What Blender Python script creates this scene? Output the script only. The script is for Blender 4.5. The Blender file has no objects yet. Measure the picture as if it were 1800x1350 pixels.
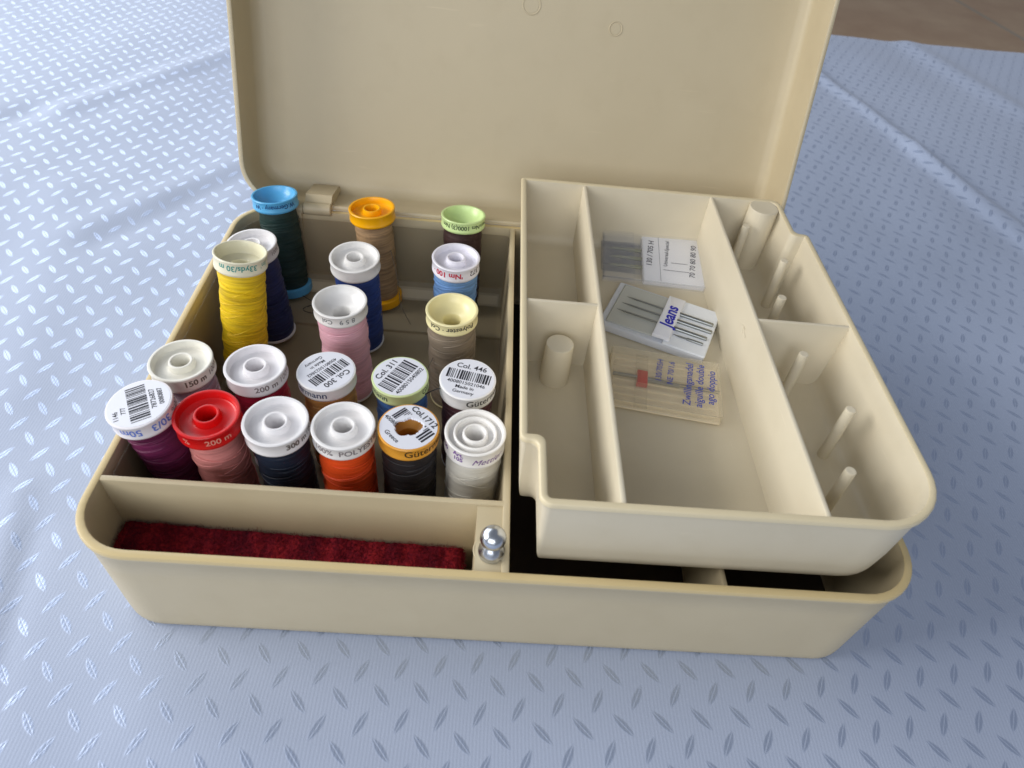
import bpy, bmesh, math, random
from mathutils import Vector, Matrix
random.seed(7)
S = 0.001                                   # everything below is in millimetres
sc = bpy.context.scene
COL = sc.collection
sin, cos, pi = math.sin, math.cos, math.pi

# ------------------------------------------------------------------ materials
def mat(name):
    m = bpy.data.materials.new(name); m.use_nodes = True
    nt = m.node_tree; b = nt.nodes['Principled BSDF']
    return m, nt, b
def N(nt, t, **kw):
    n = nt.nodes.new(t)
    for k, v in kw.items(): setattr(n, k, v)
    return n
def math_n(nt, op, a, b=None, clamp=False):
    n = N(nt, 'ShaderNodeMath', operation=op); n.use_clamp = clamp
    for i, x in enumerate((a, b)):
        if x is None: continue
        if isinstance(x, (int, float)): n.inputs[i].default_value = x
        else: nt.links.new(x, n.inputs[i])
    return n.outputs[0]
def srgb(r, g, b):
    f = lambda c: (c/255/12.92) if c/255 <= .04045 else ((c/255+.055)/1.055)**2.4
    return (f(r), f(g), f(b), 1)
def plastic(name, col, rough=.35, sss=0.0, grain=.03, bump=.15, nscale=2500, mottling=.05, scuff=0):
    m, nt, b = mat(name)
    tc = N(nt, 'ShaderNodeTexCoord'); 
    n1 = N(nt, 'ShaderNodeTexNoise'); n1.inputs['Scale'].default_value = 28; n1.inputs['Detail'].default_value = 4
    n2 = N(nt, 'ShaderNodeTexNoise'); n2.inputs['Scale'].default_value = nscale; n2.inputs['Detail'].default_value = 2
    nt.links.new(tc.outputs['Object'], n1.inputs['Vector']); nt.links.new(tc.outputs['Object'], n2.inputs['Vector'])
    mix = N(nt, 'ShaderNodeMix', data_type='RGBA')
    c = col
    mix.inputs['A'].default_value = (c[0]*(1-mottling), c[1]*(1-mottling*1.2), c[2]*(1-mottling*1.8), 1)
    mix.inputs['B'].default_value = (min(1, c[0]*(1+mottling)), min(1, c[1]*(1+mottling)), min(1, c[2]*(1+mottling)), 1)
    nt.links.new(n1.outputs['Fac'], mix.inputs['Factor'])
    nt.links.new(mix.outputs['Result'], b.inputs['Base Color'])
    b.inputs['Roughness'].default_value = rough
    r = N(nt, 'ShaderNodeMapRange'); r.inputs['To Min'].default_value = rough-.05; r.inputs['To Max'].default_value = rough+.09
    nt.links.new(n1.outputs['Fac'], r.inputs['Value']); nt.links.new(r.outputs['Result'], b.inputs['Roughness'])
    if scuff:
        # fine scuff lines and faint grubby patches that belong to the old plastic itself
        def ns(rot, sx_, sy_, lo, hi):
            mp = N(nt, 'ShaderNodeMapping'); mp.inputs['Rotation'].default_value = (rot*.3, rot*.2, rot); mp.inputs['Scale'].default_value = (sx_, sy_, sx_)
            q = N(nt, 'ShaderNodeTexNoise'); q.inputs['Scale'].default_value = 1; q.inputs['Detail'].default_value = 3
            nt.links.new(tc.outputs['Object'], mp.inputs['Vector']); nt.links.new(mp.outputs['Vector'], q.inputs['Vector'])
            rg = N(nt, 'ShaderNodeMapRange'); rg.inputs['From Min'].default_value = lo; rg.inputs['From Max'].default_value = hi
            nt.links.new(q.outputs['Fac'], rg.inputs['Value']); return rg.outputs['Result']
        sc_ = math_n(nt, 'MAXIMUM', ns(.5, 25, 1400, .70, .78), ns(-.9, 1300, 30, .70, .78))
        gr_ = ns(0, 70, 70, .52, .75)
        m2 = N(nt, 'ShaderNodeMix', data_type='RGBA'); m2.inputs['B'].default_value = (c[0]*.80, c[1]*.75, c[2]*.66, 1)
        nt.links.new(math_n(nt, 'MULTIPLY', gr_, .13), m2.inputs['Factor']); nt.links.new(mix.outputs['Result'], m2.inputs['A'])
        m3 = N(nt, 'ShaderNodeMix', data_type='RGBA'); m3.inputs['B'].default_value = (min(1, c[0]*1.25), min(1, c[1]*1.25), min(1, c[2]*1.3), 1)
        nt.links.new(math_n(nt, 'MULTIPLY', sc_, .35), m3.inputs['Factor']); nt.links.new(m2.outputs['Result'], m3.inputs['A'])
        nt.links.new(m3.outputs['Result'], b.inputs['Base Color'])
    if bump:
        bp = N(nt, 'ShaderNodeBump'); bp.inputs['Strength'].default_value = bump; bp.inputs['Distance'].default_value = .0001
        nt.links.new(n2.outputs['Fac'], bp.inputs['Height']); nt.links.new(bp.outputs['Normal'], b.inputs['Normal'])
    if sss:
        b.inputs['Subsurface Weight'].default_value = sss; b.inputs['Subsurface Radius'].default_value = (.003, .002, .0012)
        b.inputs['Subsurface Scale'].default_value = 1.0
    return m
BEIGE = plastic('beige_plastic', srgb(198, 184, 153), .42, bump=.38, nscale=1500, mottling=.06, scuff=1)
CREAM = plastic('cream_plastic', srgb(217, 207, 184), .42, bump=.38, nscale=1500, mottling=.06, scuff=1)
CREAM_RIM = plastic('cream_rim', srgb(220, 206, 172), .36)
BEIGE_RIM = plastic('yellowed_beige_rim', srgb(209, 188, 140), .36)
def flat(name, col, rough=.5, metal=0, spec=.5):
    m, nt, b = mat(name); b.inputs['Base Color'].default_value = col; b.inputs['Roughness'].default_value = rough
    b.inputs['Metallic'].default_value = metal; b.inputs['Specular IOR Level'].default_value = spec
    return m
_inks = {}
def ink(col):
    if col not in _inks: _inks[col] = flat('ink_%d_%d_%d' % col, srgb(*col), .55, 0, .3)
    return _inks[col]
CHROME, nt, b = mat('polished_steel')
b.inputs['Metallic'].default_value = 1; b.inputs['Base Color'].default_value = (.62, .65, .70, 1); b.inputs['Roughness'].default_value = .26
STEEL = flat('needle_steel', (.33, .34, .33, 1), .3, 1)
def clear(name, col, rough, trans, alpha=1):
    m, nt, b = mat(name)
    b.inputs['Base Color'].default_value = col; b.inputs['Roughness'].default_value = rough
    b.inputs['Transmission Weight'].default_value = trans; b.inputs['IOR'].default_value = 1.46
    return m
def film(name, col, alpha, rough=.12):
    # thin clear plastic sheet: mostly see-through, glossy
    m, nt, b = mat(name)
    b.inputs['Base Color'].default_value = col; b.inputs['Roughness'].default_value = rough
    b.inputs['Alpha'].default_value = alpha
    return m
CLEAR = film('clear_case_plastic', (.85, .87, .92, 1), .08, .08)
CLEAR_EDGE = film('clear_case_edge', (.82, .82, .88, 1), .16, .12)
FROST = film('frosted_white_plastic', srgb(228, 232, 240), .8, .3)
WARMCLEAR = film('warm_clear_plastic', srgb(236, 224, 196), .16, .12)
PAPER = plastic('white_paper', srgb(236, 236, 240), .6, bump=.1, mottling=.02)
STICKER = plastic('sticker_paper', srgb(226, 228, 238), .42, bump=.05, mottling=.02)

def thread_mat(name, col, rough=.55, var=.22, sheen=.3):
    m, nt, b = mat(name)
    tc = N(nt, 'ShaderNodeTexCoord')
    def nz(sx, sz, det=3, dist=0, rot=0):
        mp = N(nt, 'ShaderNodeMapping'); mp.inputs['Scale'].default_value = (sx, sx, sz); mp.inputs['Rotation'].default_value = (rot, rot*.6, 0)
        n = N(nt, 'ShaderNodeTexNoise'); n.inputs['Scale'].default_value = 1; n.inputs['Detail'].default_value = det; n.inputs['Distortion'].default_value = dist
        nt.links.new(tc.outputs['Object'], mp.inputs['Vector']); nt.links.new(mp.outputs['Vector'], n.inputs['Vector'])
        return n.outputs['Fac']
    fine = nz(50, 1700, 2, 0, .07); fine2 = nz(40, 1000, 2, .3, -.12); broad = nz(45, 260, 3, .6, .16)
    fuzz = nz(2600, 2600, 2)
    s = math_n(nt, 'ADD', math_n(nt, 'MULTIPLY', fine, .5), math_n(nt, 'MULTIPLY', fine2, .5))
    s = math_n(nt, 'ADD', math_n(nt, 'MULTIPLY', s, .6), math_n(nt, 'MULTIPLY', broad, .4))
    ramp = N(nt, 'ShaderNodeMapRange'); ramp.inputs['From Min'].default_value = .39; ramp.inputs['From Max'].default_value = .60
    nt.links.new(s, ramp.inputs['Value'])
    mix = N(nt, 'ShaderNodeMix', data_type='RGBA')
    mix.inputs['A'].default_value = tuple(c*(1-var) for c in col[:3])+(1,)
    mix.inputs['B'].default_value = tuple(min(1, c*(1+var)+.006) for c in col[:3])+(1,)
    nt.links.new(ramp.outputs['Result'], mix.inputs['Factor']); nt.links.new(mix.outputs['Result'], b.inputs['Base Color'])
    h = math_n(nt, 'ADD', s, math_n(nt, 'MULTIPLY', fuzz, .12))
    bp = N(nt, 'ShaderNodeBump'); bp.inputs['Strength'].default_value = .8; bp.inputs['Distance'].default_value = .0009
    nt.links.new(h, bp.inputs['Height']); nt.links.new(bp.outputs['Normal'], b.inputs['Normal'])
    b.inputs['Roughness'].default_value = rough
    b.inputs['Sheen Weight'].default_value = sheen; b.inputs['Sheen Roughness'].default_value = .4
    b.inputs['Sheen Tint'].default_value = tuple(min(1, c*1.3+.1) for c in col[:3])+(1,)
    return m

# ------------------------------------------------------------------ object helpers
def obj(name, bm, m, parent=None, smooth=35, label=None, loc=None):
    bmesh.ops.recalc_face_normals(bm, faces=bm.faces)
    me = bpy.data.meshes.new(name)
    org = Vector(loc) if loc else Vector((0, 0, 0))
    for v in bm.verts: v.co = (v.co-org)*S
    bm.to_mesh(me); bm.free()
    if smooth:
        for p in me.polygons: p.use_smooth = True
        me.set_sharp_from_angle(angle=math.radians(smooth))
    me.materials.append(m)
    o = bpy.data.objects.new(name, me); COL.objects.link(o)
    o.location = org*S
    if parent: o.parent = parent
    if label: o['label'] = label
    return o
def thing(name, label, cat, loc=(0, 0, 0), group=None):
    o = bpy.data.objects.new(name, None); COL.objects.link(o)
    o.empty_display_size = .01; o.location = Vector(loc)*S
    o['label'] = label; o['category'] = cat
    if group: o['group'] = group
    return o
def place(o, mw):
    """put a child mesh/tree under its thing at a local matrix in metres"""
    o.matrix_local = mw
def loops_bridge(bm, loops, cap0=True, cap1=True):
    vl = [[bm.verts.new(p) for p in L] for L in loops]
    n = len(vl[0])
    for a, b_ in zip(vl, vl[1:]):
        for i in range(n):
            bm.faces.new((a[i], a[(i+1) % n], b_[(i+1) % n], b_[i]))
    if cap0: bm.faces.new(vl[0][::-1])
    if cap1: bm.faces.new(vl[-1])
def lathe(bm, prof, n=64, org=(0, 0, 0), jit=None):
    ox, oy, oz = org; rings = []
    for k, (r, z) in enumerate(prof):
        if r < 1e-6: rings.append([bm.verts.new((ox, oy, oz+z))])
        else: rings.append([bm.verts.new((ox+(r+(jit(k, i) if jit else 0))*cos(2*pi*i/n), oy+(r+(jit(k, i) if jit else 0))*sin(2*pi*i/n), oz+z)) for i in range(n)])
    for a, b_ in zip(rings, rings[1:]):
        for i in range(n):
            j = (i+1) % n
            if len(a) == 1 and len(b_) == 1: continue
            if len(a) == 1: bm.faces.new((a[0], b_[j], b_[i]))
            elif len(b_) == 1: bm.faces.new((a[i], a[j], b_[0]))
            else: bm.faces.new((a[i], a[j], b_[j], b_[i]))
def box(bm, x0, x1, y0, y1, z0, z1, draft=0, bev=.4):
    """box with a softened top edge; draft widens the foot"""
    def L(d, z): return [(x0-d, y0-d, z), (x1+d, y0-d, z), (x1+d, y1+d, z), (x0-d, y1+d, z)]
    lv = [L(draft, z0), L(0, z1-bev)]
    if bev: lv += [L(-bev*.3, z1-bev*.3), L(-bev, z1)]
    loops_bridge(bm, lv)
def partition_x(bm, xc, y0, y1, z0, z1, t=2, draft=.5, r=.7, e0=3.2, e1=3.2):
    """upright wall running in y"""
    prof = [(-t/2-draft, z0), (-t/2, z1-r), (-t/2+r*.3, z1-r*.3), (-t/2+r, z1), (t/2-r, z1), (t/2-r*.3, z1-r*.3), (t/2, z1-r), (t/2+draft, z0)]
    k = lambda z: (z1-z)/(z1-z0)
    loops_bridge(bm, [[(xc+a, y0+e0*k(z), z) for a, z in prof], [(xc+a, y1-e1*k(z), z) for a, z in prof]])
def partition_y(bm, yc, x0, x1, z0, z1, t=2, draft=.5, r=.7, e0=3.2, e1=3.2):
    prof = [(-t/2-draft, z0), (-t/2, z1-r), (-t/2+r*.3, z1-r*.3), (-t/2+r, z1), (t/2-r, z1), (t/2-r*.3, z1-r*.3), (t/2, z1-r), (t/2+draft, z0)]
    k = lambda z: (z1-z)/(z1-z0)
    loops_bridge(bm, [[(x0+e0*k(z), yc+a, z) for a, z in prof], [(x1-e1*k(z), yc+a, z) for a, z in prof]])
def outline(corners, d, seg=10):
    """corners: (x,y,r,sign) counter-clockwise; sign +1 convex, -1 concave. d = inward offset."""
    n = len(corners); pts = []
    lines = []
    for i in range(n):
        a = Vector(corners[i][:2]); b_ = Vector(corners[(i+1) % n][:2]); t = (b_-a).normalized(); nrm = Vector((-t.y, t.x))
        lines.append((a+nrm*d, t))
    for i in range(n):
        x, y, r, sg = corners[i]
        p0, t0 = lines[i-1]; p1, t1 = lines[i]
        den = t0.x*t1.y-t0.y*t1.x
        w = p1-p0; k = (w.x*t1.y-w.y*t1.x)/den; c = p0+t0*k
        rr = max(.25, r-d) if sg > 0 else r+.15*d
        ang = math.acos(max(-1, min(1, t0.dot(t1)))); tl = rr*math.tan(ang/2)
        s0 = c-t0*tl; nrm = Vector((-t0.y, t0.x))*sg; cen = s0+nrm*rr
        a0 = math.atan2((s0-cen).y, (s0-cen).x)
        for q in range(seg+1):
            a = a0+sg*ang*q/seg
            pts.append((cen.x+rr*cos(a), cen.y+rr*sin(a)))
    return pts
def tub(bm, corners, prof, mp=None, seg=10):
    """prof: (inset, z) from outer bottom centre round the rim to the inner floor"""
    L = []
    for d, z in prof:
        o = outline(corners, d, seg)
        L.append([(mp((x, y, z)) if mp else (x, y, z)) for x, y in o])
    loops_bridge(bm, L)


def fibre(bm, p, d, L, r=.06, bend=.5, seg=4):
    q = Vector(p); d = Vector(d).normalized(); pr = None
    side = d.orthogonal().normalized(); up = d.cross(side)
    for k in range(seg+1):
        rr_ = r*(1-.6*k/seg)
        ring = [bm.verts.new(q+side*rr_*cos(a)+up*rr_*sin(a)) for a in (0, 2.1, 4.2)]
        if pr:
            for i in range(3): bm.faces.new((pr[i], pr[(i+1) % 3], ring[(i+1) % 3], ring[i]))
        pr = ring
        d = (d+Vector((random.uniform(-bend, bend), random.uniform(-bend, bend), random.uniform(-bend, bend)))).normalized(); q = q+d*L/seg
SCR = [((252.15, 118.5, 74.5), (0, 1, .1), 5), ((252.0, 115.0, 72.8), (0, 1, .25), 6.5), ((252.2, 120, 71.5), (0, .6, .8), 3)]
# ------------------------------------------------------------------ writing
_tc = {}
def text_mesh(s, size, bold=0, shear=0, space=1.0):
    k = (s, size, bold, shear, space)
    if k in _tc: return _tc[k]
    cu = bpy.data.curves.new('txt', 'FONT'); cu.body = s; cu.size = size; cu.align_x = 'CENTER'; cu.align_y = 'CENTER'
    cu.offset = bold; cu.shear = shear; cu.space_character = space; cu.resolution_u = 3
    o = bpy.data.objects.new('txt', cu); COL.objects.link(o)
    bpy.context.view_layer.update()
    me = o.evaluated_get(bpy.context.evaluated_depsgraph_get()).to_mesh()
    vs = [(v.co.x, v.co.y) for v in me.vertices]; fs = [tuple(p.vertices) for p in me.polygons]
    o.evaluated_get(bpy.context.evaluated_depsgraph_get()).to_mesh_clear()
    bpy.data.objects.remove(o); bpy.data.curves.remove(cu)
    _tc[k] = (vs, fs); return _tc[k]
def put(bm, geo, fn):
    vs, fs = geo; nv = [bm.verts.new(fn(x, y)) for x, y in vs]
    for f in fs:
        try: bm.faces.new([nv[i] for i in f])
        except ValueError: pass
def rects(L):
    vs = []; fs = []
    for x0, x1, y0, y1 in L:
        k = len(vs); vs += [(x0, y0), (x1, y0), (x1, y1), (x0, y1)]; fs.append((k, k+1, k+2, k+3))
    return vs, fs
def obj_print(name, bm, m, parent=None, loc=None):
    me = bpy.data.meshes.new(name); org = Vector(loc or (0, 0, 0))
    for v in bm.verts: v.co = (v.co-org)*S
    bm.to_mesh(me); bm.free(); me.materials.append(m)
    o = bpy.data.objects.new(name, me); COL.objects.link(o); o.location = org*S
    if parent: o.parent = parent
    return o

# ------------------------------------------------------------------ camera numbers
CAM = Vector((133.265, -123.756, 267.845)); ROT = (.791818, -.0924733, .012214); FPX = 1241.377
BW, BD, BH = 300.0, 221.27, 53.35

# ------------------------------------------------------------------ tablecloth
def seg_d(x, y, a, b_):
    a = Vector(a); b_ = Vector(b_); p = Vector((x, y)); ab = b_-a; t = max(0, min(1, (p-a).dot(ab)/ab.dot(ab)))
    return (p-a-ab*t), t, ab.normalized()
FOLDS = [  # start, end, width, height, asymmetry
    ((-205, 425), (-105, 600), 17, 7.0), ((-232, 395), (-118, 590), 14, -4.5),
    ((-118, 262), (-45, 372), 14, 2.4), ((-104, 248), (-30, 362), 11, -1.6),
    ((-300, 330), (-90, 300), 24, 3.0), ((-60, 60), (-24, -60), 6, 1.8), ((-44, 40), (-18, -70), 5, -1.2),
    ((-90, 120), (-150, 300), 20, 2.5),
    ((470, 715), (575, 300), 7, 6.0), ((520, 500), (560, 300), 7, 5.0), ((455, 760), (480, 700), 9, 5),
    ((640, 790), (690, 600), 16, 5), ((590, 380), (640, 250), 12, 4), ((600, 420), (660, 380), 10, 3),
    ((30, -30), (150, -70), 16, 1.5), ((380, 20), (420, -60), 18, 1.5),
    ((-120, 60), (-60, -10), 10, 1.5),
]
from mathutils import noise as mnoise
def cloth_h(x, y):
    h = 0
    for a, b_, w, hh in FOLDS:
        d, t, dr = seg_d(x, y, a, b_)
        side = dr.x*d.y-dr.y*d.x; L = d.length
        e = (L/w)**2
        if e < 9: h += hh*.72*math.exp(-e)
    far = max(0, min(1, (math.hypot(max(0, -x, x-BW), max(0, -y, y-BD))-3)/60))
    h += far*(2.4*mnoise.noise(Vector((x*.006, y*.006, 1)))+1.5*mnoise.noise(Vector((x*.017+9, y*.014, 3))))
    near = math.hypot(max(0, -x, x-BW), max(0, -y, y-BD))
    h *= min(1, near/22)
    return h
bm = bmesh.new()
EDGE_Y0, EDGE_SL = 804.2-548.8*.0159, .0159
xs = [-900+i*7 for i in range(0, 72)]+[-396+i*4 for i in range(0, 260)]+[644+i*8 for i in range(0, 90)]
ys = [-400+i*8 for i in range(0, 35)]+[-120+i*4 for i in range(0, 145)]+[460+i*8 for i in range(0, 43)]
grid = []
for y in ys:
    grid.append([bm.verts.new((x, y, cloth_h(x, y)-.4)) for x in xs])
for k, (dy, dz) in enumerate([(2, -.6), (5, -3), (6.5, -8), (7, -20), (9, -60), (11, -160), (12, -300)]):
    grid.append([bm.verts.new((x, EDGE_Y0+EDGE_SL*x+dy+(8*sin(x*.02)*min(1, -dz/150)), cloth_h(x, EDGE_Y0)*max(0, 1+dz/20)+dz-.4)) for x in xs])
for x, v in zip(xs, grid[len(ys)-1]): v.co.y = EDGE_Y0+EDGE_SL*x-1
for a, b_ in zip(grid, grid[1:]):
    for i in range(len(xs)-1): bm.faces.new((a[i], a[i+1], b_[i+1], b_[i]))
CL, nt, b = mat('damask_cloth')
tc = N(nt, 'ShaderNodeTexCoord')
wob = N(nt, 'ShaderNodeTexNoise'); wob.inputs['Scale'].default_value = 9; wob.inputs['Detail'].default_value = 1
nt.links.new(tc.outputs['Object'], wob.inputs['Vector'])
wv = N(nt, 'ShaderNodeVectorMath', operation='SUBTRACT'); wv.inputs[1].default_value = (.5, .5, .5); nt.links.new(wob.outputs['Color'], wv.inputs[0])
ws = N(nt, 'ShaderNodeVectorMath', operation='SCALE'); ws.inputs['Scale'].default_value = .007; nt.links.new(wv.outputs[0], ws.inputs[0])
wa = N(nt, 'ShaderNodeVectorMath', operation='ADD'); nt.links.new(tc.outputs['Object'], wa.inputs[0]); nt.links.new(ws.outputs[0], wa.inputs[1])
sx = N(nt, 'ShaderNodeSeparateXYZ'); nt.links.new(wa.outputs[0], sx.inputs[0])
X, Y = sx.outputs['X'], sx.outputs['Y']
TH = math.radians(7.4); PA, PB = .0148, .01865
OX, OY = -.0137, .0022
dx = math_n(nt, 'SUBTRACT', X, OX); dy = math_n(nt, 'SUBTRACT', Y, OY)
U = math_n(nt, 'ADD', math_n(nt, 'MULTIPLY', dx, cos(TH)), math_n(nt, 'MULTIPLY', dy, sin(TH)))
V = math_n(nt, 'ADD', math_n(nt, 'MULTIPLY', dx, -sin(TH)), math_n(nt, 'MULTIPLY', dy, cos(TH)))
def lens(offu, offv, ang, half=.0060, wid=.0017):
    """leaf-shaped motif repeated on the lattice; returns (mask, centre line)"""
    def cell(c, off, P):
        t = math_n(nt, 'ADD', math_n(nt, 'DIVIDE', c, P), .5-off)
        return math_n(nt, 'MULTIPLY', math_n(nt, 'SUBTRACT', math_n(nt, 'FRACT', math_n(nt, 'ADD', t, 500.0)), .5), P)
    u, v = cell(U, offu, PA), cell(V, offv, PB)
    a = math.radians(ang)
    l = math_n(nt, 'ADD', math_n(nt, 'MULTIPLY', u, cos(a)), math_n(nt, 'MULTIPLY', v, sin(a)))
    w = math_n(nt, 'ADD', math_n(nt, 'MULTIPLY', u, -sin(a)), math_n(nt, 'MULTIPLY', v, cos(a)))
    ln = math_n(nt, 'DIVIDE', l, half)
    prof = math_n(nt, 'MULTIPLY', math_n(nt, 'SUBTRACT', 1.0, math_n(nt, 'MULTIPLY', ln, ln)), wid)
    aw = math_n(nt, 'ABSOLUTE', w)
    m = math_n(nt, 'MULTIPLY', math_n(nt, 'SUBTRACT', prof, aw), 1/.0006, clamp=True)
    slit = math_n(nt, 'MULTIPLY', math_n(nt, 'SUBTRACT', aw, .00012), 1/.0002, clamp=True)
    return math_n(nt, 'MULTIPLY', m, math_n(nt, 'ADD', .35, math_n(nt, 'MULTIPLY', slit, .65)))
mN = lens(0, 0, -56); mP = lens(.5, .5, 57)
mask = math_n(nt, 'MAXIMUM', mN, mP)
# fine weave ribs
rib = N(nt, 'ShaderNodeTexWave'); rib.wave_type = 'BANDS'; rib.bands_direction = 'X'; rib.inputs['Scale'].default_value = 230; rib.inputs['Distortion'].default_value = .4; rib.inputs['Detail'].default_value = 1
nt.links.new(wa.outputs[0], rib.inputs['Vector'])
fz = N(nt, 'ShaderNodeTexNoise'); fz.inputs['Scale'].default_value = 1500; fz.inputs['Detail'].default_value = 2; nt.links.new(tc.outputs['Object'], fz.inputs['Vector'])
big = N(nt, 'ShaderNodeTexNoise'); big.inputs['Scale'].default_value = 14; big.inputs['Detail'].default_value = 5; nt.links.new(tc.outputs['Object'], big.inputs['Vector'])
cm = N(nt, 'ShaderNodeMix', data_type='RGBA'); CLOTH_BASE = cm
cm.inputs['A'].default_value = srgb(172, 183, 206); cm.inputs['B'].default_value = srgb(180, 194, 222)
nt.links.new(mask, cm.inputs['Factor'])
cv = N(nt, 'ShaderNodeMix', data_type='RGBA', blend_type='MULTIPLY'); cv.inputs['Factor'].default_value = 1
vr = N(nt, 'ShaderNodeMapRange'); vr.inputs['To Min'].default_value = .93; vr.inputs['To Max'].default_value = 1.05
vs_ = math_n(nt, 'ADD', math_n(nt, 'MULTIPLY', rib.outputs['Fac'], .35), math_n(nt, 'ADD', math_n(nt, 'MULTIPLY', fz.outputs['Fac'], .4), math_n(nt, 'MULTIPLY', big.outputs['Fac'], .25)))
nt.links.new(vs_, vr.inputs['Value'])
cc = N(nt, 'ShaderNodeCombineColor'); [nt.links.new(vr.outputs['Result'], cc.inputs[i]) for i in range(3)]
nt.links.new(cm.outputs['Result'], cv.inputs['A']); nt.links.new(cc.outputs[0], cv.inputs['B'])
nt.links.new(cv.outputs['Result'], b.inputs['Base Color'])
rr = N(nt, 'ShaderNodeMapRange'); rr.inputs['To Min'].default_value = .62; rr.inputs['To Max'].default_value = .38
nt.links.new(mask, rr.inputs['Value']); nt.links.new(rr.outputs['Result'], b.inputs['Roughness'])
sp = N(nt, 'ShaderNodeMapRange'); sp.inputs['To Min'].default_value = .35; sp.inputs['To Max'].default_value = 1.0
nt.links.new(mask, sp.inputs['Value']); nt.links.new(sp.outputs['Result'], b.inputs['Specular IOR Level'])
mt_ = math_n(nt, 'MULTIPLY', mask, .62); nt.links.new(mt_, b.inputs['Metallic'])
b.inputs['Sheen Weight'].default_value = .15
hh = math_n(nt, 'ADD', math_n(nt, 'MULTIPLY', rib.outputs['Fac'], .25), math_n(nt, 'ADD', math_n(nt, 'MULTIPLY', mask, .5), math_n(nt, 'MULTIPLY', fz.outputs['Fac'], .35)))
bp = N(nt, 'ShaderNodeBump'); bp.inputs['Strength'].default_value = .35; bp.inputs['Distance'].default_value = .0003
nt.links.new(hh, bp.inputs['Height']); nt.links.new(bp.outputs['Normal'], b.inputs['Normal'])
cloth = obj('tablecloth', bm, CL, smooth=180)
cloth['label'] = 'pale blue damask tablecloth woven with small leaf shapes, under the sewing box'
cloth['category'] = 'tablecloth'
for p in cloth.data.polygons: p.use_smooth = True

# ------------------------------------------------------------------ floor far below the table
FL, nt, b = mat('brown_floor')
tc = N(nt, 'ShaderNodeTexCoord')
n1 = N(nt, 'ShaderNodeTexNoise'); n1.inputs['Scale'].default_value = 3.5; n1.inputs['Detail'].default_value = 8; n1.inputs['Roughness'].default_value = .65
nt.links.new(tc.outputs['Object'], n1.inputs['Vector'])
cr = N(nt, 'ShaderNodeValToRGB'); cr.color_ramp.elements[0].position = .3; cr.color_ramp.elements[0].color = srgb(216, 174, 134); cr.color_ramp.elements[1].position = .7; cr.color_ramp.elements[1].color = srgb(240, 204, 162)
nt.links.new(n1.outputs['Fac'], cr.inputs['Fac']); nt.links.new(cr.outputs['Color'], b.inputs['Base Color']); b.inputs['Roughness'].default_value = .5
GR = plastic('pale_grout', srgb(205, 190, 170), .8)
bm = bmesh.new(); loops_bridge(bm, [[(-6000, -3000, z), (9000, -3000, z), (9000, 9000, z), (-6000, 9000, z)] for z in (-800, -750)])
fo = obj('floor', bm, FL, smooth=0); fo['kind'] = 'structure'
bm = bmesh.new()
P0, P1 = Vector((2681, 4252)), Vector((2762, 3643)); dr = (P1-P0).normalized(); nr = Vector((-dr.y, dr.x))
for k in range(-3, 4):
    a = P0+nr*k*1900-dr*5200; c = P0+nr*k*1900+dr*6000
    loops_bridge(bm, [[(q.x, q.y, z) for q in (a-nr*13, c-nr*13, c+nr*13, a+nr*13)] for z in (-760, -749)])
go = obj('floor_grout', bm, GR, smooth=0); go['kind'] = 'structure'

# ------------------------------------------------------------------ sewing box
sbx = thing('sewing_box', 'open beige plastic sewing box with raised lid and shallow front compartment', 'sewing box', (150, 110, 0))
def under(o, root):
    o.parent = root; o.location = o.location-root.location
R_ = 22.5
base_c = [(0, 0, R_, 1), (BW, 0, R_, 1), (BW, BD, R_, 1), (0, BD, R_, 1)]
bm = bmesh.new()
prof = [(16, 0), (5.0, 0), (3.6, .4), (2.9, 1.4), (2.7, 4)]
prof += [(2.7*(1-t)+.9*t, 4+(BH-7.2)*t) for t in (.25, .5, .75, 1)]
prof += [(.75, BH-3.0), (.1, BH-2.5), (0, BH-2.1), (0, BH-.7), (.25, BH-.2), (.7, BH), (2.5, BH), (2.85, BH-.2), (3.0, BH-.7)]
prof += [(3.2, BH-4), (5.4, 9), (6.0, 6), (7.4, 4.4), (10, 4), (16, 4)]
tub(bm, base_c, prof)
XD = 150.78
# long divider between the spool side and the tray side, front partition, far-side partition
partition_x(bm, XD-1.45, 2, BD-2.5, 3, BH-.05, 2.7, .9, .5)
partition_y(bm, 31.6, 2, XD-2, 3, BH-.1, 2.4, .8, .5, 3.4, 0)
partition_x(bm, 230.6, 2.5, BD-3, 3, 43, 2.0, .6, .5)
# small latch shelf beside the front compartment
loops_bridge(bm, [[(x, 5.4, 3), (x, 2.2, BH-3), (x, 2.2, BH-1), (x, 31.5, BH-1), (x, 31.5, 3)] for x in (138.6, XD-.15)])
# ledge at the foot of the back wall and the step across the floor
loops_bridge(bm, [[(x, BD-2, 3), (x, BD-16, 3), (x, BD-16, 4.2), (x, BD-7, 14), (x, BD-2, 14.5)] for x in (5, XD-2)])
loops_bridge(bm, [[(x, 179.6, 3.5), (x, 179.6, 5.6), (x, 180.4, 6.0), (x, BD-8, 6.0), (x, BD-8, 3.5)] for x in (8, XD-3)])
o = obj('body', bm, BEIGE, smooth=40); under(o, sbx); body = o
# edge line of yellowed rim is its own strip just on top of the wall
bm = bmesh.new()
tub(bm, base_c, [(.35, BH-1.0), (.02-.05, BH-1.6), (-.06, BH-.8), (.25, BH-.05), (.7, BH+.12), (2.5, BH+.12), (2.9, BH-.1), (2.8, BH-.8)][1:] , seg=10)
bm.faces.ensure_lookup_table()
for f in [f for f in bm.faces if len(f.verts) > 4]: bm.faces.remove(f)
o = obj('rim', bm, BEIGE_RIM, smooth=40); under(o, sbx)

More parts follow.
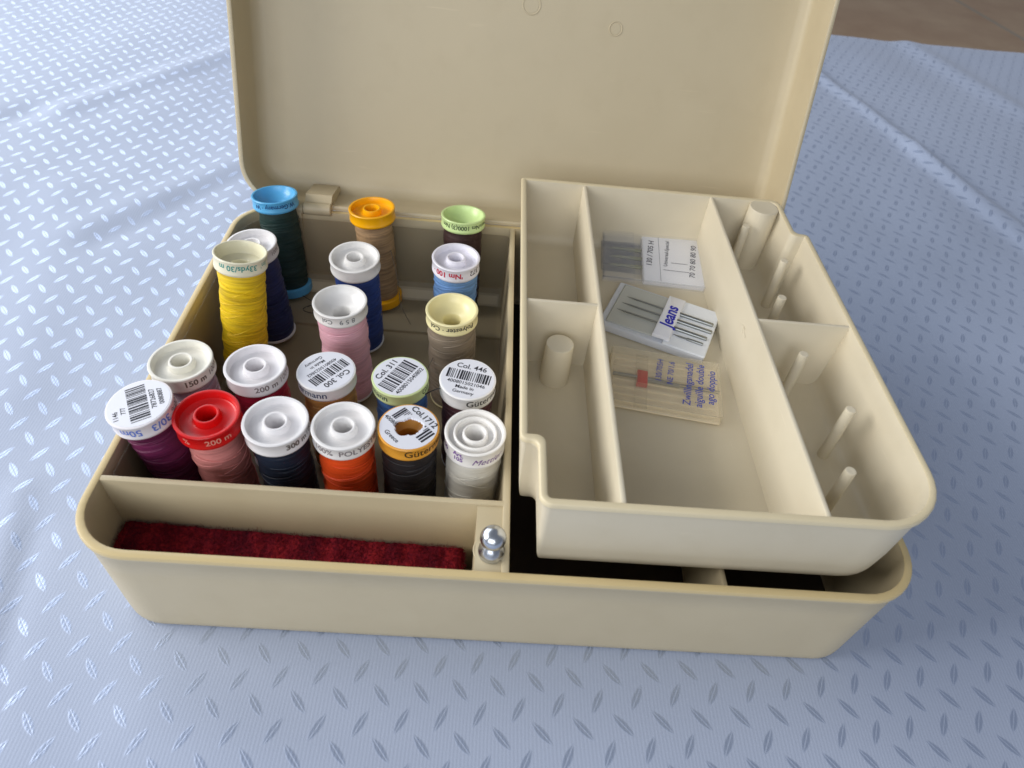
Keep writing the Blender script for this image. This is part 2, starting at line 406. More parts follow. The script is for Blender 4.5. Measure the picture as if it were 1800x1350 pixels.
bm = bmesh.new()  # made-up dark sheets on the base floor, added to darken the gap under the tray
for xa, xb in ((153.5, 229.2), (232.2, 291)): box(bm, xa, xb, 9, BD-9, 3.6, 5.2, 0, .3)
o = obj('gap_darkener', bm, plastic('gap_darkener_brown', srgb(68, 58, 48), .9, bump=.3), smooth=40); under(o, sbx); o['label'] = 'dark sheet added on the floor to darken the gap below the lift-out tray'
SMOKE = film('smoky_clear_plastic', srgb(104, 88, 66), .17, .08)
bm = bmesh.new()
lc = [(5.8, 35.2, 2, 1), (147.0, 35.2, 2, 1), (147.0, BD-7.5, 2, 1), (24, BD-7.5, 22, 1), (5.8, BD-26, 22, 1)]
lc = [(5.6, 34.6, 2, 1), (147.2, 34.6, 2, 1), (147.2, BD-7.2, 2, 1), (5.6, BD-7.2, 20, 1)]
tub(bm, lc, [(6, 6.2), (2.6, 6.2), (2.2, 6.8), (-.9, 50), (-.8, 50.5), (-.3, 50.5), (-.1, 50), (3.0, 7.6), (3.4, 7.1), (6, 7.0)], seg=7)
o = obj('clear_liner', bm, SMOKE, smooth=40); under(o, sbx)
# lid, swung open about the rear rim
LT = .3073; LD = 28.0
def lidmap(p):
    x, t, d = p
    return (x, BD-.9+t*sin(LT)+d*cos(LT), BH+.1+t*cos(LT)-d*sin(LT))
bm = bmesh.new()
lp = [(16, LD+2.2), (5, LD+2.2), (2.6, LD+1.4), (1.7, LD-.5), (1.0, LD/2), (.3, 2), (0, 1.2), (.25, .25), (.7, 0), (2.0, 0), (2.5, .3), (2.6, .8), (3.0, LD/2), (3.6, LD-5), (4.4, LD-2.6), (6.6, LD-.8), (10, LD-.2), (18, LD)]
tub(bm, [(0, 0, R_, 1), (BW, 0, R_, 1), (BW, BD, R_, 1), (0, BD, R_, 1)], lp, mp=lidmap)
# ejector marks on the inner face
def ring_on_lid(cx, ct, r, w=.5, h=.25, seg=32):
    L = []
    for rr_, hh_ in ((r-w, -.2), (r-w*.4, h), (r+w*.4, h), (r+w, -.2)):
        L.append([lidmap((cx+rr_*cos(2*pi*i/seg), ct+rr_*sin(2*pi*i/seg), LD-hh_)) for i in range(seg)])
    loops_bridge(bm, L, False, False)
ring_on_lid(149.7, 110.6, 4.6); ring_on_lid(195.5, 103.5, 3.4)
for r_, cx, ct in ((3.9, 149.7, 110.6), (2.8, 195.5, 103.5)):
    loops_bridge(bm, [[lidmap((cx+rr_*cos(2*pi*i/24), ct+rr_*sin(2*pi*i/24), LD-hh_)) for i in range(24)] for rr_, hh_ in ((r_, -.3), (r_-.2, .12))])
o = obj('lid', bm, BEIGE, smooth=40); under(o, sbx); lid = o
# hinge knuckles at the back rim
for hx in (33, 247):
    bm = bmesh.new()
    n = 14; L = []
    for x in (hx+1.2, hx+1.4, hx+15.6, hx+16):
        k = .4 if x in (hx+1.2, hx+16) else 0
        L.append([(x, BD-2.2+(3.4-k)*cos(a), BH+1.2+(3.4-k)*sin(a)) for a in [2*pi*i/n for i in range(n)]])
    loops_bridge(bm, L)
    loops_bridge(bm, [[lidmap((x, t, d)) for t, d in ((2, -1.6), (7.5, 3), (9, LD-6), (6, LD-1), (1.5, 12))] for x in (hx+1.3, hx+15.7)])
    loops_bridge(bm, [[(x, BD-2.2+(3.0)*cos(a), BH+.6+(3.0)*sin(a)) for a in [2*pi*i/n for i in range(n)]] for x in (hx-6.5, hx+.9)])
    box(bm, hx-5.5, hx, BD-5.0, BD-2.6, 14, BH+.5, 0, .3)
    o = obj('hinge', bm, BEIGE, smooth=40); under(o, sbx)
# snap post
bm = bmesh.new()
bp_ = [(0, BH-1.2), (4.3, BH-1.2), (4.75, BH-.6), (4.8, BH+.4), (4.6, BH+1.6), (3.2, BH+3.6), (2.3, BH+4.8)]
bp_ += [(4.55*cos(a), BH+8.3+4.3*sin(a)) for a in [-.98+i*(.98+pi/2)/14 for i in range(14)]]+[(0, BH+12.6)]
lathe(bm, [(r, z-BH+1.2) for r, z in bp_], 48, (144.3, 8.6+2.2, BH-1.1))
o = obj('snap_post', bm, CHROME, smooth=50); under(o, sbx); o['label'] = 'shiny metal ball-headed snap post'
bm = bmesh.new()
loops_bridge(bm, [[(144.3+rr_*cos(2*pi*i/40), 12.0+rr_*sin(2*pi*i/40), z) for i in range(40)] for rr_, z in ((6.5, BH-1.2), (6.3, BH-.94), (6.0, BH-.94), (5.8, BH-1.2))], False, False)
o = obj('post_seat', bm, BEIGE, smooth=40); under(o, sbx)

# ------------------------------------------------------------------ lift-out tray
TZ, TB, TFl = 84.24, 43.4, 49.0
TX0, TX1, TY0, TY1 = 151.2, 297.9, 9.8, 220.0
trc = [(157.6, TY0, 4.5, 1), (TX1, TY0, 25, 1), (TX1, 187.5, 2.9, 1), (291.2, 187.5, 3.2, -1), (291.2, TY1, 6, 1), (TX0, TY1, 1.6, 1), (TX0, 36.8, 2.7, 1), (157.6, 36.8, 3.2, -1)]
tray = thing('compartment_tray', 'cream lift-out plastic tray with dividers and pegs resting on the sewing box', 'tray', (225, 115, TB))
bm = bmesh.new()
tp = [(14, TB), (8.4, TB), (6.2, TB+.6), (4.6, TB+1.8), (3.6, TB+3.6), (3.1, TB+6), (2.2, TB+14), (1.2, TZ-4.2), (1.05, TZ-3.4), (.3, TZ-3.0), (0, TZ-2.6), (0, TZ-.6), (.25, TZ-.15), (.6, TZ), (2.2, TZ), (2.55, TZ-.2), (2.7, TZ-.7)]
tp += [(3.0, TZ-6), (4.6, TFl+5), (5.4, TFl+2), (7.0, TFl+.4), (9.0, TFl), (14, TFl)]
tub(bm, trc, tp, seg=9)
partition_x(bm, 185.2, TY0+1.6, TY1-1.6, TB+2, TZ-.35, 2.0, .6, .6)
partition_x(bm, 253.8, TY0+1.6, TY1-1.6, TB+2, TZ-.35, 1.9, .7, .6)
partition_y(bm, 116.2, TX0+1.5, 185.2, TB+2, TZ-.5, 1.7, .5, .5, 3.6, 0)
partition_y(bm, 115.0, 253.8, TX1-1.6, TB+2, TZ-.5, 1.7, .5, .5, 0, 3.6)
for pa, d_, L_ in SCR: fibre(bm, pa, d_, L_, .16, .12, 5)
o = obj('shell', bm, CREAM, smooth=40); under(o, tray)
bm = bmesh.new()
tub(bm, trc, [(-.05, TZ-2.0), (-.05, TZ-.55), (.25, TZ-.02), (.6, TZ+.12), (2.2, TZ+.12), (2.55, TZ-.08), (2.62, TZ-.7)], seg=9)
for f in [f for f in bm.faces if len(f.verts) > 4]: bm.faces.remove(f)
o = obj('rim', bm, CREAM_RIM, smooth=40); under(o, tray)
def peg(x, y, r, z1, name, z0=TFl-1, taper=.25):
    bm = bmesh.new()
    lathe(bm, [(r+taper, z0), (r, z1-.5), (r-.15, z1-.15), (r-.5, z1), (r-.9, z1-.05), (0, z1-.05)], 32, (x, y, 0))
    o = obj(name, bm, CREAM, smooth=40, loc=(x, y, z0)); under(o, tray)
for x, y in ((272.0, 202.0), (284.4, 171.6), (275.0, 140.8), (274.0, 101.2), (283.9, 69.5), (273.1, 37.8)):
    peg(x-.4, y+.6, 2.1, 77.5, 'bobbin_pin')
peg(169.6, 104.8, 6.0, 70, 'locating_post', taper=.6)
peg(281.0, 211.5, 7.6, TZ-.2, 'locating_post', taper=.5)

# ------------------------------------------------------------------ red felt strip
FE, nt, b = mat('red_wool')
tc = N(nt, 'ShaderNodeTexCoord')
n1 = N(nt, 'ShaderNodeTexNoise'); n1.inputs['Scale'].default_value = 120; n1.inputs['Detail'].default_value = 6; n1.inputs['Roughness'].default_value = .7
n2 = N(nt, 'ShaderNodeTexNoise'); n2.inputs['Scale'].default_value = 900; n2.inputs['Detail'].default_value = 3
mpw = N(nt, 'ShaderNodeMapping'); mpw.inputs['Scale'].default_value = (1, .3, 1)
nt.links.new(tc.outputs['Object'], mpw.inputs['Vector']); nt.links.new(mpw.outputs['Vector'], n1.inputs['Vector']); nt.links.new(tc.outputs['Object'], n2.inputs['Vector'])
cr = N(nt, 'ShaderNodeValToRGB')
e = cr.color_ramp.elements; e[0].position = .3; e[0].color = srgb(46, 18, 32); e[1].position = .72; e[1].color = srgb(190, 50, 56)
x = e.new(.5); x.color = srgb(116, 24, 38)
s = math_n(nt, 'ADD', math_n(nt, 'MULTIPLY', n1.outputs['Fac'], .65), math_n(nt, 'MULTIPLY', n2.outputs['Fac'], .35))
nt.links.new(s, cr.inputs['Fac']); nt.links.new(cr.outputs['Color'], b.inputs['Base Color'])
b.inputs['Roughness'].default_value = .95; b.inputs['Sheen Weight'].default_value = .0; b.inputs['Specular IOR Level'].default_value = .1
bpn = N(nt, 'ShaderNodeBump'); bpn.inputs['Strength'].default_value = .9; bpn.inputs['Distance'].default_value = .001
nt.links.new(n2.outputs['Fac'], bpn.inputs['Height']); nt.links.new(bpn.outputs['Normal'], b.inputs['Normal'])
bm = bmesh.new()
nx, ny = 150, 26
x0, x1 = 5.6, 134.5
def ymin(x): return (22.5-math.sqrt(max(0, 17.4**2-(22.5-x)**2)) if x < 22.5 else 5.1)+.4
def fz_(x, y, t): return 30.4-4.8*x/134+1.1*mnoise.noise(Vector((x*.12, y*.25, 5)))+.45*abs(sin(x*.42))+.7*mnoise.noise(Vector((x*.9, y*.9, 2)))-.9*t
rows = []
for j in range(ny+1):
    row = []
    for i in range(nx+1):
        x = x0+(x1-x0)*i/nx+.5*mnoise.noise(Vector((i*.3, j*.4, 8)))*(1 if i == nx else 0)*3
        y0_ = ymin(x); y = y0_+(29.4-y0_)*j/ny
        edge = min(i, nx-i, j*2, (ny-j)*2); t = max(0, 1-edge/2)
        row.append(bm.verts.new((x, y+.4*mnoise.noise(Vector((i*.4, j, 1)))*(j == ny), fz_(x, y, t*2))))
    rows.append(row)
for a, c in zip(rows, rows[1:]):
    for i in range(nx): bm.faces.new((a[i], a[i+1], c[i+1], c[i]))
be = [e_ for e_ in bm.edges if e_.is_boundary]
r = bmesh.ops.extrude_edge_only(bm, edges=be); nv = [g for g in r['geom'] if isinstance(g, bmesh.types.BMVert)]
for v in nv: v.co.z = 19
for _ in range(6500):
    x, y = random.uniform(x0+.3, x1-.3), random.uniform(6, 29.2)
    if y < ymin(x)+1: continue
    fibre(bm, (x, y, fz_(x, y, 0)-.2), (random.uniform(-1, 1), random.uniform(-1, 1), random.uniform(.2, 1)), random.uniform(.8, 2.6), .08, .8)
for _ in range(500):
    y = random.uniform(7, 29); fibre(bm, (x1+.2, y, random.uniform(18, 25)), (1, random.uniform(-.6, .6), random.uniform(-.4, .6)), random.uniform(.8, 2.2), .07, .7)
fs_ = obj('wool_strip', bm, FE, smooth=60)
fs_['label'] = 'fuzzy dark red wool strip lying in the front compartment of the sewing box'; fs_['category'] = 'wool strip'

# ------------------------------------------------------------------ thread spools
GROUP = 'thread spools standing in the open compartment'
def arc_text(root, core, s, size, phi, zc, r, flip, col, bold=.0, shear=0, space=1.0):
    """lettering printed round a flange; phi = azimuth of its centre (rad), flip = printed upside down"""
    bm = bmesh.new()
    def fn(x, y):
        if flip: x, y = -x, -y
        a = phi+x/r
        rr_ = r+.07
        return (rr_*cos(a), rr_*sin(a), zc+y)
    put(bm, text_mesh(s, size, bold, shear, space), fn)
    return obj_print('lettering', bm, ink(col), core)
def top_print(core, label_parent, items, z, rot, col=(34, 34, 44), r_in=0):
    bm = bmesh.new(); c, s_ = cos(rot), sin(rot)
    def F(x, y): return (x*c-y*s_, x*s_+y*c, z)
    for it in items:
        if it[0] == 'T':
            _, s, size, cx, cy, bold = it[:6]
            geo = text_mesh(s, size, bold, 0, it[6] if len(it) > 6 else 1.0)
            if r_in and abs(cx) < r_in*.3 and abs(cy) < r_in*.5: continue
            put(bm, geo, lambda x, y: F(x+cx, y+cy))
        elif it[0] == 'A':      # text along an arc
            _, s, size, rad, cen, bold = it
            geo = text_mesh(s, size, bold)
            def fa(x, y):
                a = cen-x/rad; rr_ = rad+y
                return F(rr_*cos(a), rr_*sin(a))
            put(bm, geo, fa)
        else:
            _, xa, xb, ya, yb = it; x = xa; L = []
            while x < xb:
                w = random.choice((.3, .34, .6, .85)); 
                lim = math.sqrt(max(0, 10.6**2-max(abs(ya), abs(yb))**2))
                if abs(x) < lim:
                    if r_in and abs(x+w/2) < r_in:
                        h = math.sqrt(r_in**2-(x+w/2)**2)+.3
                        if yb > h: L.append((x, min(x+w, xb), max(ya, h), yb))
                        if ya < -h: L.append((x, min(x+w, xb), ya, min(yb, -h)))
                    else: L.append((x, min(x+w, xb), ya, yb))
                x += w+random.choice((.28, .34, .5, .7))
            put(bm, rects(L), F)
    return obj_print('barcode_print', bm, ink(col), label_parent)

def flange_profile(kind, R, H, fh, ft=2.6, lo=0):
    """closed lathe profile of the whole spool core: foot flange, tube, head flange"""
    fr = R-1.0-lo; p = [(0, 1.2), (3.6, 1.2), (3.8, 0.2), (fr-1.2, 0), (fr-.3, .3), (fr-.05, 1.2), (fr-.2, ft-1.4), (fr-1.4, ft-.8), (7.0, ft-.4), (6.6, ft+.5), (6.6, H-fh-5), (R-2.0, H-fh-.4), (R-.5, H-fh-.1), (R-.12, H-fh+.5), (R-.05, H-fh+1.1), (R-.28, H-fh+1.5), (R-.28, H-1.2), (R-.05, H-.8), (R, H-.4), (R-.25, H-.05), (R-.55, H)]
    if kind == 'ring':
        p += [(R-1.2, H-.1), (R-1.45, H-.6), (R-1.8, H-3.1), (R-2.4, H-3.5), (6.2, H-3.6), (5.2, H-3.2), (4.75, H-.9), (4.6, H-.35), (4.2, H-.2), (3.75, H-.35), (3.55, H-.9), (3.3, H-14), (0, H-14)]
    elif kind == 'double':
        p += [(R-1.1, H-.1), (R-1.35, H-.6), (R-1.9, H-2.6), (8.6, H-2.9), (8.4, H-.8), (8.1, H-.5), (7.6, H-.6), (7.3, H-1.2), (7.0, H-3.6), (5.2, H-3.8), (4.9, H-1.2), (4.6, H-.7), (4.1, H-.7), (3.8, H-1.2), (3.5, H-13), (0, H-13)]
    elif kind == 'funnel':
        p += [(R-1.2, H-.15), (R-1.6, H-.9), (R-2.2, H-2.4), (R-3.6, H-4.0), (R-5.4, H-5.2), (4.5, H-6.2), (4.15, H-6.6), (4.0, H-24), (0, H-24)]
    elif kind == 'cup':
        p += [(R-.9, H-.1), (R-1.15, H-.6), (R-1.35, H-3.8), (R-2.2, H-5.6), (5.0, H-6.4), (4.5, H-6.0), (4.0, H-6.6), (3.8, H-20), (0, H-20)]
    elif kind == 'label':
        p += [(R-.9, H-.02), (0, H-.02)]
    elif kind == 'torn':
        p += [(R-.9, H-.02), (R-1.5, H-.5), (R-3.0, H-3.0), (5.2, H-5.4), (4.4, H-6.0), (4.0, H-16), (0, H-16)]
    return p

def spool(label, pxy, zt, foot, kind, R, ccol, tcol, fh=6.6, rt=10.3, tvar=.3, thread_top=None, crossing=34, waist=0, rough=.3, spread=4, texts=(), sheen=.1, trans=0, ft=2.6, lo=.2):
    """pxy: top centre in mm (x,y) at height zt; foot: (x,y) of its base on the compartment floor"""
    T = Vector((pxy[0], pxy[1], zt)); F = Vector((foot[0], foot[1], 7.05))
    ax = (T-F); H = ax.length; ax.normalize()
    root = thing('thread_spool', label, 'thread spool', F, GROUP)
    q = Vector((0, 0, 1)).rotation_difference(ax); root.rotation_mode = 'QUATERNION'; root.rotation_quaternion = q
    cm_ = plastic('spool_plastic', srgb(*ccol), rough, bump=.06, mottling=.03, sss=.0)
    if trans:
        bb = cm_.node_tree.nodes['Principled BSDF']; bb.inputs['Alpha'].default_value = 1-trans
    bm = bmesh.new(); lathe(bm, flange_profile(kind, R, H, fh, ft, lo), 72)
    core = obj('spool_core', bm, cm_, root, smooth=42)
    # wound thread
    z0, z1 = ft-.9, H-fh+.25
    rnd = random.Random(int(T.x*13+T.y*7)); n = 56; prof = [(6.4, z0)]
    ph = [rnd.uniform(0, 6.28) for _ in range(5)]
    for k in range(n+1):
        t = k/n; z = z0+(z1-z0)*t
        rr_ = rt+.13*sin(z*.55+ph[0])+.06*sin(z*1.3+ph[1])+.025*sin(z*3.1+ph[2])-waist*math.exp(-((1-t)/.12)**2)-.35*math.exp(-(t/.04)**2)
        prof.append((rr_, z))
    prof.append((rt-1.2, z1-1.2)); prof.append((6.4, H-13))
    bm = bmesh.new()
    lathe(bm, prof, 72, jit=lambda k, i: .13*sin(2*pi*i/72+k*.33+ph[3])+.09*sin(4*pi*i/72-k*.61+ph[4]))
    # a few strands crossing the winding
    for c in range(crossing):
        za = rnd.uniform(z0+3, z1-3); zb = za+rnd.uniform(-spread, spread); zb = max(z0+2, min(z1-1, zb)); a0 = rnd.uniform(-pi*1.0, pi*.1); da = rnd.uniform(1.2, 2.4)
        pr = None; m_ = 22; w = rnd.uniform(.09, .17)
        for k in range(m_+1):
            t = k/m_; a = a0+da*t; z = za+(zb-za)*t; rr_ = rt+.3-waist*math.exp(-(((z1-z)/(z1-z0))/.12)**2)
            e_ = Vector((cos(a), sin(a), 0)); c0 = e_*rr_+Vector((0, 0, z))
            ring = [bm.verts.new(c0+e_*w*u+Vector((0, 0, v*w))) for u, v in ((-.6, -1), (.9, 0), (-.6, 1))]
            if pr:
                for i in range(3): bm.faces.new((pr[i], pr[(i+1) % 3], ring[(i+1) % 3], ring[i]))
            pr = ring
    obj('thread', bm, thread_mat('thread_fibre', srgb(*tcol), .55, tvar, sheen), root, smooth=60)
    cam = root.matrix_world
    d = CAM-T; face = math.atan2(d.y, d.x)          # azimuth that faces the camera
    for tx in texts:
        s, size, off, dz, flip, col = tx[:6]; kw = tx[6] if len(tx) > 6 else {}
        arc_text(root, core, s, size, face+math.radians(off), H-fh/2+.35+dz, R-.28, flip, col, **kw)
    root['_H'] = H
    return root, core, H
def sticker(root, core, H, R, items, rot, z=.0, torn=False, mcol=None):
    bm = bmesh.new(); n = 72
    rim_r = R-.75
    if not torn: lathe(bm, [(0, H-.05), (rim_r, H-.05), (rim_r, H+.10), (0, H+.10)], n)
    else:
        rnd = random.Random(3)
        inner = [5.0+.75*cos(2*a-.6)+.3*sin(5*a)+rnd.uniform(-.28, .28) for a in [2*pi*i/n for i in range(n)]]
        L = []
        for kind_, zz in (('i', H-.05), ('o', H-.05), ('o', H+.10), ('i', H+.10), ('d', H-.5)):
            L.append([((rim_r if kind_ == 'o' else inner[i]-(0.5 if kind_ == 'd' else 0))*cos(2*pi*i/n), (rim_r if kind_ == 'o' else inner[i]-(0.5 if kind_ == 'd' else 0))*sin(2*pi*i/n), zz) for i in range(n)])
        loops_bridge(bm, L, False, False)
    st = obj('paper_label', bm, STICKER, root, smooth=30)
    top_print(core, st, items, H+.16, rot, r_in=5.9 if torn else 0)
    return st
D2R = math.radians
INK = (38, 38, 48)
# back row
r, c, H = spool('dark green thread spool with sky blue rim, back left corner of compartment', (20.9, 213.2), 65, (24.5, 207), 'funnel', 12.0, (92, 176, 226), (24, 52, 48), 6.4, 10.2, waist=1.0, ft=6, lo=-.9,
      texts=[('W.Germany · W', 3.3, -4, 0, True, (20, 48, 110), dict(bold=.05))])
spool('beige thread spool with golden yellow rim, middle of the back row', (73.4, 207), 66, (77, 204), 'ring', 12.2, (250, 178, 10), (166, 134, 98), 6.6, 9.9, waist=.5, tvar=.35, ft=6, lo=-.9, crossing=24)
r, c, H = spool('dark brown thread spool with pale lime rim, back right near the divider', (121.8, 211.5), 64, (122.5, 205), 'funnel', 12.0, (208, 232, 162), (58, 34, 32), 6.4, 10.3,
      texts=[('Nm 1000(3) Nm', 3.3, -6, 0, True, (34, 50, 40), dict(bold=.05)), ('men', 3.3, 65, 0, True, (34, 50, 40))])
# second row
spool('navy spool with plain white rim, tucked behind the yellow spool', (20.9, 167.8), 64.5, (24.5, 169), 'ring', 12.2, (232, 230, 232), (28, 40, 88), 6.8, 10.5,
      texts=[('100%', 3.0, 58, 0, False, (120, 115, 120))])
spool('royal blue thread spool with plain white rim, in front of golden-rimmed spool', (71.7, 163.5), 64.5, (72.5, 167.5), 'ring', 12.2, (234, 232, 230), (36, 62, 128), 7.2, 10.7)
r, c, H = spool('light blue thread spool with red lettering on white rim', (120.6, 170.5), 64.5, (121, 171.5), 'ring', 12.0, (234, 232, 242), (112, 154, 206), 7.6, 10.8,
      texts=[("'Nm 100 ·", 4.1, -22, 0, True, (196, 36, 66), dict(bold=.12)), ('372', 4.1, 52, .2, True, (60, 50, 60), dict(bold=.02))])
# yellow one, taller
r, c, H = spool('tall bright yellow thread spool with translucent cream rim', (26.3, 139.5), 79, (20.5, 129), 'cup', 11.6, (230, 225, 198), (232, 194, 14), 7.0, 10.0, tvar=.28, crossing=70, spread=11, rough=.3,
      texts=[('33yds/30 m', 3.7, -12, .3, True, (70, 150, 140), dict(bold=.07)), ("/m'", 3.6, 52, .4, True, (90, 160, 150))])
# third row
spool('pale pink thread spool with faded grey lettering on white rim', (71.0, 128.5), 64.5, (72.5, 129.5), 'funnel', 12.2, (232, 230, 228), (238, 184, 198), 6.4, 11.0, tvar=.12, crossing=16,
      texts=[('8 5 9   Col', 3.5, -8, 0, True, (126, 128, 130), dict(bold=.03))])
spool('grey-brown thread spool with cream coloured rim', (121.6, 129), 64.5, (123, 130.5), 'funnel', 12.0, (238, 228, 176), (136, 122, 104), 6.6, 11.0, tvar=.14,
      texts=[('Polyester · Col', 3.6, 2, 0, True, (48, 48, 52), dict(bold=.05))])
# fourth row
spool('lilac-grey thread spool with white rim printed 150 m', (17.2, 81), 66.5, (19, 82), 'ring', 12.3, (236, 233, 222), (176, 160, 172), 7.2, 10.4,
      texts=[('150 m', 3.7, 14, 0, False, (110, 100, 88), dict(bold=.12)), ('100%', 3.7, 62, 0, False, (150, 142, 136), dict(bold=.02))])
spool('crimson thread spool with white rim printed 200 m', (45.8, 82.5), 65.5, (47.5, 84), 'ring', 12.2, (236, 233, 236), (168, 16, 56), 7.0, 10.4,
      texts=[('200 m', 3.8, 12, 0, False, (122, 108, 108), dict(bold=.06)), ('100%', 3.8, 60, 0, False, (170, 160, 164), dict(bold=.02))])
def gut_label(col): return [('T', col, 3.7, 0, 6.5, .06), ('B', -9.2, 9.2, -.9, 4.2), ('T', '4008015'+'023862', 2.3, 0, -2.6, .02), ('T', 'Made in', 2.3, 0, -5.3, .02), ('T', 'Germany', 2.3, 0, -7.8, .02)]
r, c, H = spool('ochre brown thread spool with white label reading Col. 300', (73.1, 86), 61.5, (74.5, 86), 'label', 12.0, (238, 238, 240), (196, 146, 82), 6.4, 10.6,
      texts=[('termann', 4.5, -42, -.2, False, (36, 56, 104), dict(bold=.04))])
sticker(r, c, H, 12.0, gut_label('Col. 300'), D2R(232))
r, c, H = spool('medium blue thread spool with label reading Col. 311 on pale green rim', (103.3, 86.6), 61, (104.5, 88), 'label', 11.8, (206, 222, 164), (66, 112, 178), 6.2, 10.5,
      texts=[('termann', 4.3, -64, -.2, False, (30, 54, 70), dict(bold=.04)), ('Gü', 4.3, 62, -.2, False, (30, 60, 40))])
sticker(r, c, H, 11.8, [('T', 'Col. 311', 3.8, 0, 6.9, .06), ('B', -9.2, 9.2, -2.9, 4.4), ('T', '4008015040802', 2.7, 0, -4.9, .03)], D2R(60))
r, c, H = spool('dark plum thread spool with white label reading Col. 446', (131.3, 88), 61, (132, 90), 'label', 11.9, (240, 240, 242), (84, 50, 58), 7.2, 10.6,
      texts=[('Gütermann', 4.6, 52, -.2, False, (36, 36, 40), dict(bold=.04))])
sticker(r, c, H, 11.9, [('T', 'Col. 446', 3.8, 0, 6.7, .04), ('B', -9.3, 9.3, -1.2, 4.2), ('T', '4008015021046', 2.5, 0, -2.9, .02), ('T', 'Made in', 2.5, 0, -5.4, .03), ('T', 'Germany', 2.4, 0, -8.0, .02)], D2R(-12))
# front row
r, c, H = spool('burgundy thread spool with barcode label on white rim, leaning over the left edge', (11.4, 55), 68, (18.2, 59), 'label', 12.0, (236, 232, 236), (104, 24, 72), 7.2, 9.7, waist=.4,
      texts=[('50m', 4.6, -34, 0, True, (104, 130, 214), dict(bold=.08)), ('30/3', 4.6, 22, 0, True, (104, 130, 214), dict(bold=.08)), ('100%', 4.2, 72, 0, True, (130, 120, 130))])
sticker(r, c, H, 12.0, [('T', '1146', 2.6, -3.2, 8.4, .02), ('T', '777', 2.4, -1.4, 5.6, .02), ('B', -9, 9, -3.2, 3.8), ('T', '78726827', 2.6, 0, -5.1, .03), ('T', '0080887', 2.5, 0, -7.9, .03)], D2R(118))
spool('salmon pink thread spool with bright red rim', (35.6, 54.2), 66, (36.5, 57.5), 'ring', 12.1, (214, 20, 22), (222, 140, 134), 7.4, 10.0, waist=.8, tvar=.16, crossing=20, spread=7,
      texts=[('200 m', 3.9, 6, -.3, False, (244, 170, 150), dict(bold=.03)), ('%', 3.9, -52, -.3, False, (244, 170, 150))])
spool('blackish navy thread spool with white rim, between red and orange spools', (61.0, 53.6), 65.5, (61.5, 57), 'ring', 12.2, (238, 236, 238), (18, 30, 50), 7.2, 10.2,
      texts=[('300 m', 3.7, 30, 0, False, (112, 104, 98), dict(bold=.14)), ('100%', 3.7, 72, 0, False, (160, 152, 150))])
spool('bright orange thread spool with white rim printed 100% POLYESTER', (86.0, 54.2), 65, (86.5, 56), 'ring', 12.0, (238, 236, 236), (236, 78, 14), 7.0, 10.4, tvar=.14,
      texts=[('100%  POLYESTER', 3.9, 8, -.2, False, (128, 118, 122), dict(bold=.05))])
r, c, H = spool('black thread spool with torn paper label on orange rim', (110.3, 56.4), 64, (110.5, 57.5), 'torn', 11.8, (226, 160, 58), (34, 29, 31), 6.6, 10.5,
      texts=[('Gütermann', 4.8, 46, -.1, False, (44, 36, 30), dict(bold=.04))])
st = sticker(r, c, H, 11.8, [('T', 'Col.1712', 3.7, .3, 7.6, .08), ('B', -9.4, 9.4, -1.4, 5.2), ('T', '400801', 2.4, -6.6, -3.0, .02), ('T', 'Greece', 2.5, -.5, -7.8, .03)], D2R(-44), torn=True)
st['label'] = 'paper label with a ragged hole torn through its middle'
r, c, H = spool('off-white thread spool with double-ringed white rim and purple script', (135.9, 56.4), 64, (136, 57.5), 'double', 11.9, (238, 236, 234), (222, 218, 206), 8.6, 10.8, tvar=.08, waist=.3, crossing=16, spread=8,
      texts=[('Mettler', 4.3, 29, -.9, False, (104, 40, 136), dict(bold=.0, shear=.45)), ('Art.', 2.9, -30, 1.6, False, (110, 60, 150), dict(bold=.08)), ('105', 2.9, -30, -1.0, False, (110, 60, 150), dict(bold=.08)), ('50', 3.0, -66, 0, False, (110, 60, 150), dict(bold=.08))])

# loose thread ends belong to the spools they hang from
def loose(root, pts, r, m):
    bm = bmesh.new(); pr = None
    P = [Vector(p) for p in pts]; Q = []
    for i in range(len(P)-1):
        p0, p1, p2, p3 = P[max(0, i-1)], P[i], P[i+1], P[min(len(P)-1, i+2)]
        for k in range(8):
            t = k/8; Q.append(.5*((2*p1)+(-p0+p2)*t+(2*p0-5*p1+4*p2-p3)*t*t+(-p0+3*p1-3*p2+p3)*t**3))
    Q.append(P[-1])
    for i, q in enumerate(Q):
        d = (Q[min(i+1, len(Q)-1)]-Q[max(i-1, 0)]).normalized(); s = d.orthogonal().normalized(); u = d.cross(s)
        ring = [bm.verts.new(q+s*r*cos(a)+u*r*sin(a)) for a in (0, 1.57, 3.14, 4.71)]
        if pr:
            for j in range(4): bm.faces.new((pr[j], pr[(j+1) % 4], ring[(j+1) % 4], ring[j]))
        pr = ring
    rw = Matrix.Translation(root.location)@root.rotation_quaternion.to_matrix().to_4x4()
    o = obj('thread_end', bm, m, None, smooth=80); o.parent = root; o.matrix_parent_inverse = rw.inverted()
sp_ = [o for o in COL.objects if o.name.startswith('thread_spool')]
def find(txt): return [o for o in sp_ if txt in o['label']][0]
DK = flat('dark_thread', srgb(40, 44, 50), .8); GY = flat('grey_thread', srgb(112, 104, 92), .8); YL = flat('yellow_thread', srgb(236, 196, 30), .7)
loose(find('dark brown thread'), [(127, 200, 34), (130.8, 190, 40), (132.2, 180, 44), (131.6, 172, 40), (133.5, 170, 34), (131.5, 170, 32)], .28, DK)
loose(find('dark green thread'), [(33, 198, 10), (40, 196, 7), (44, 192, 7), (41, 187, 7), (35, 189, 7), (38, 193, 7.2), (52, 197, 7), (62, 200, 7)], .2, DK)
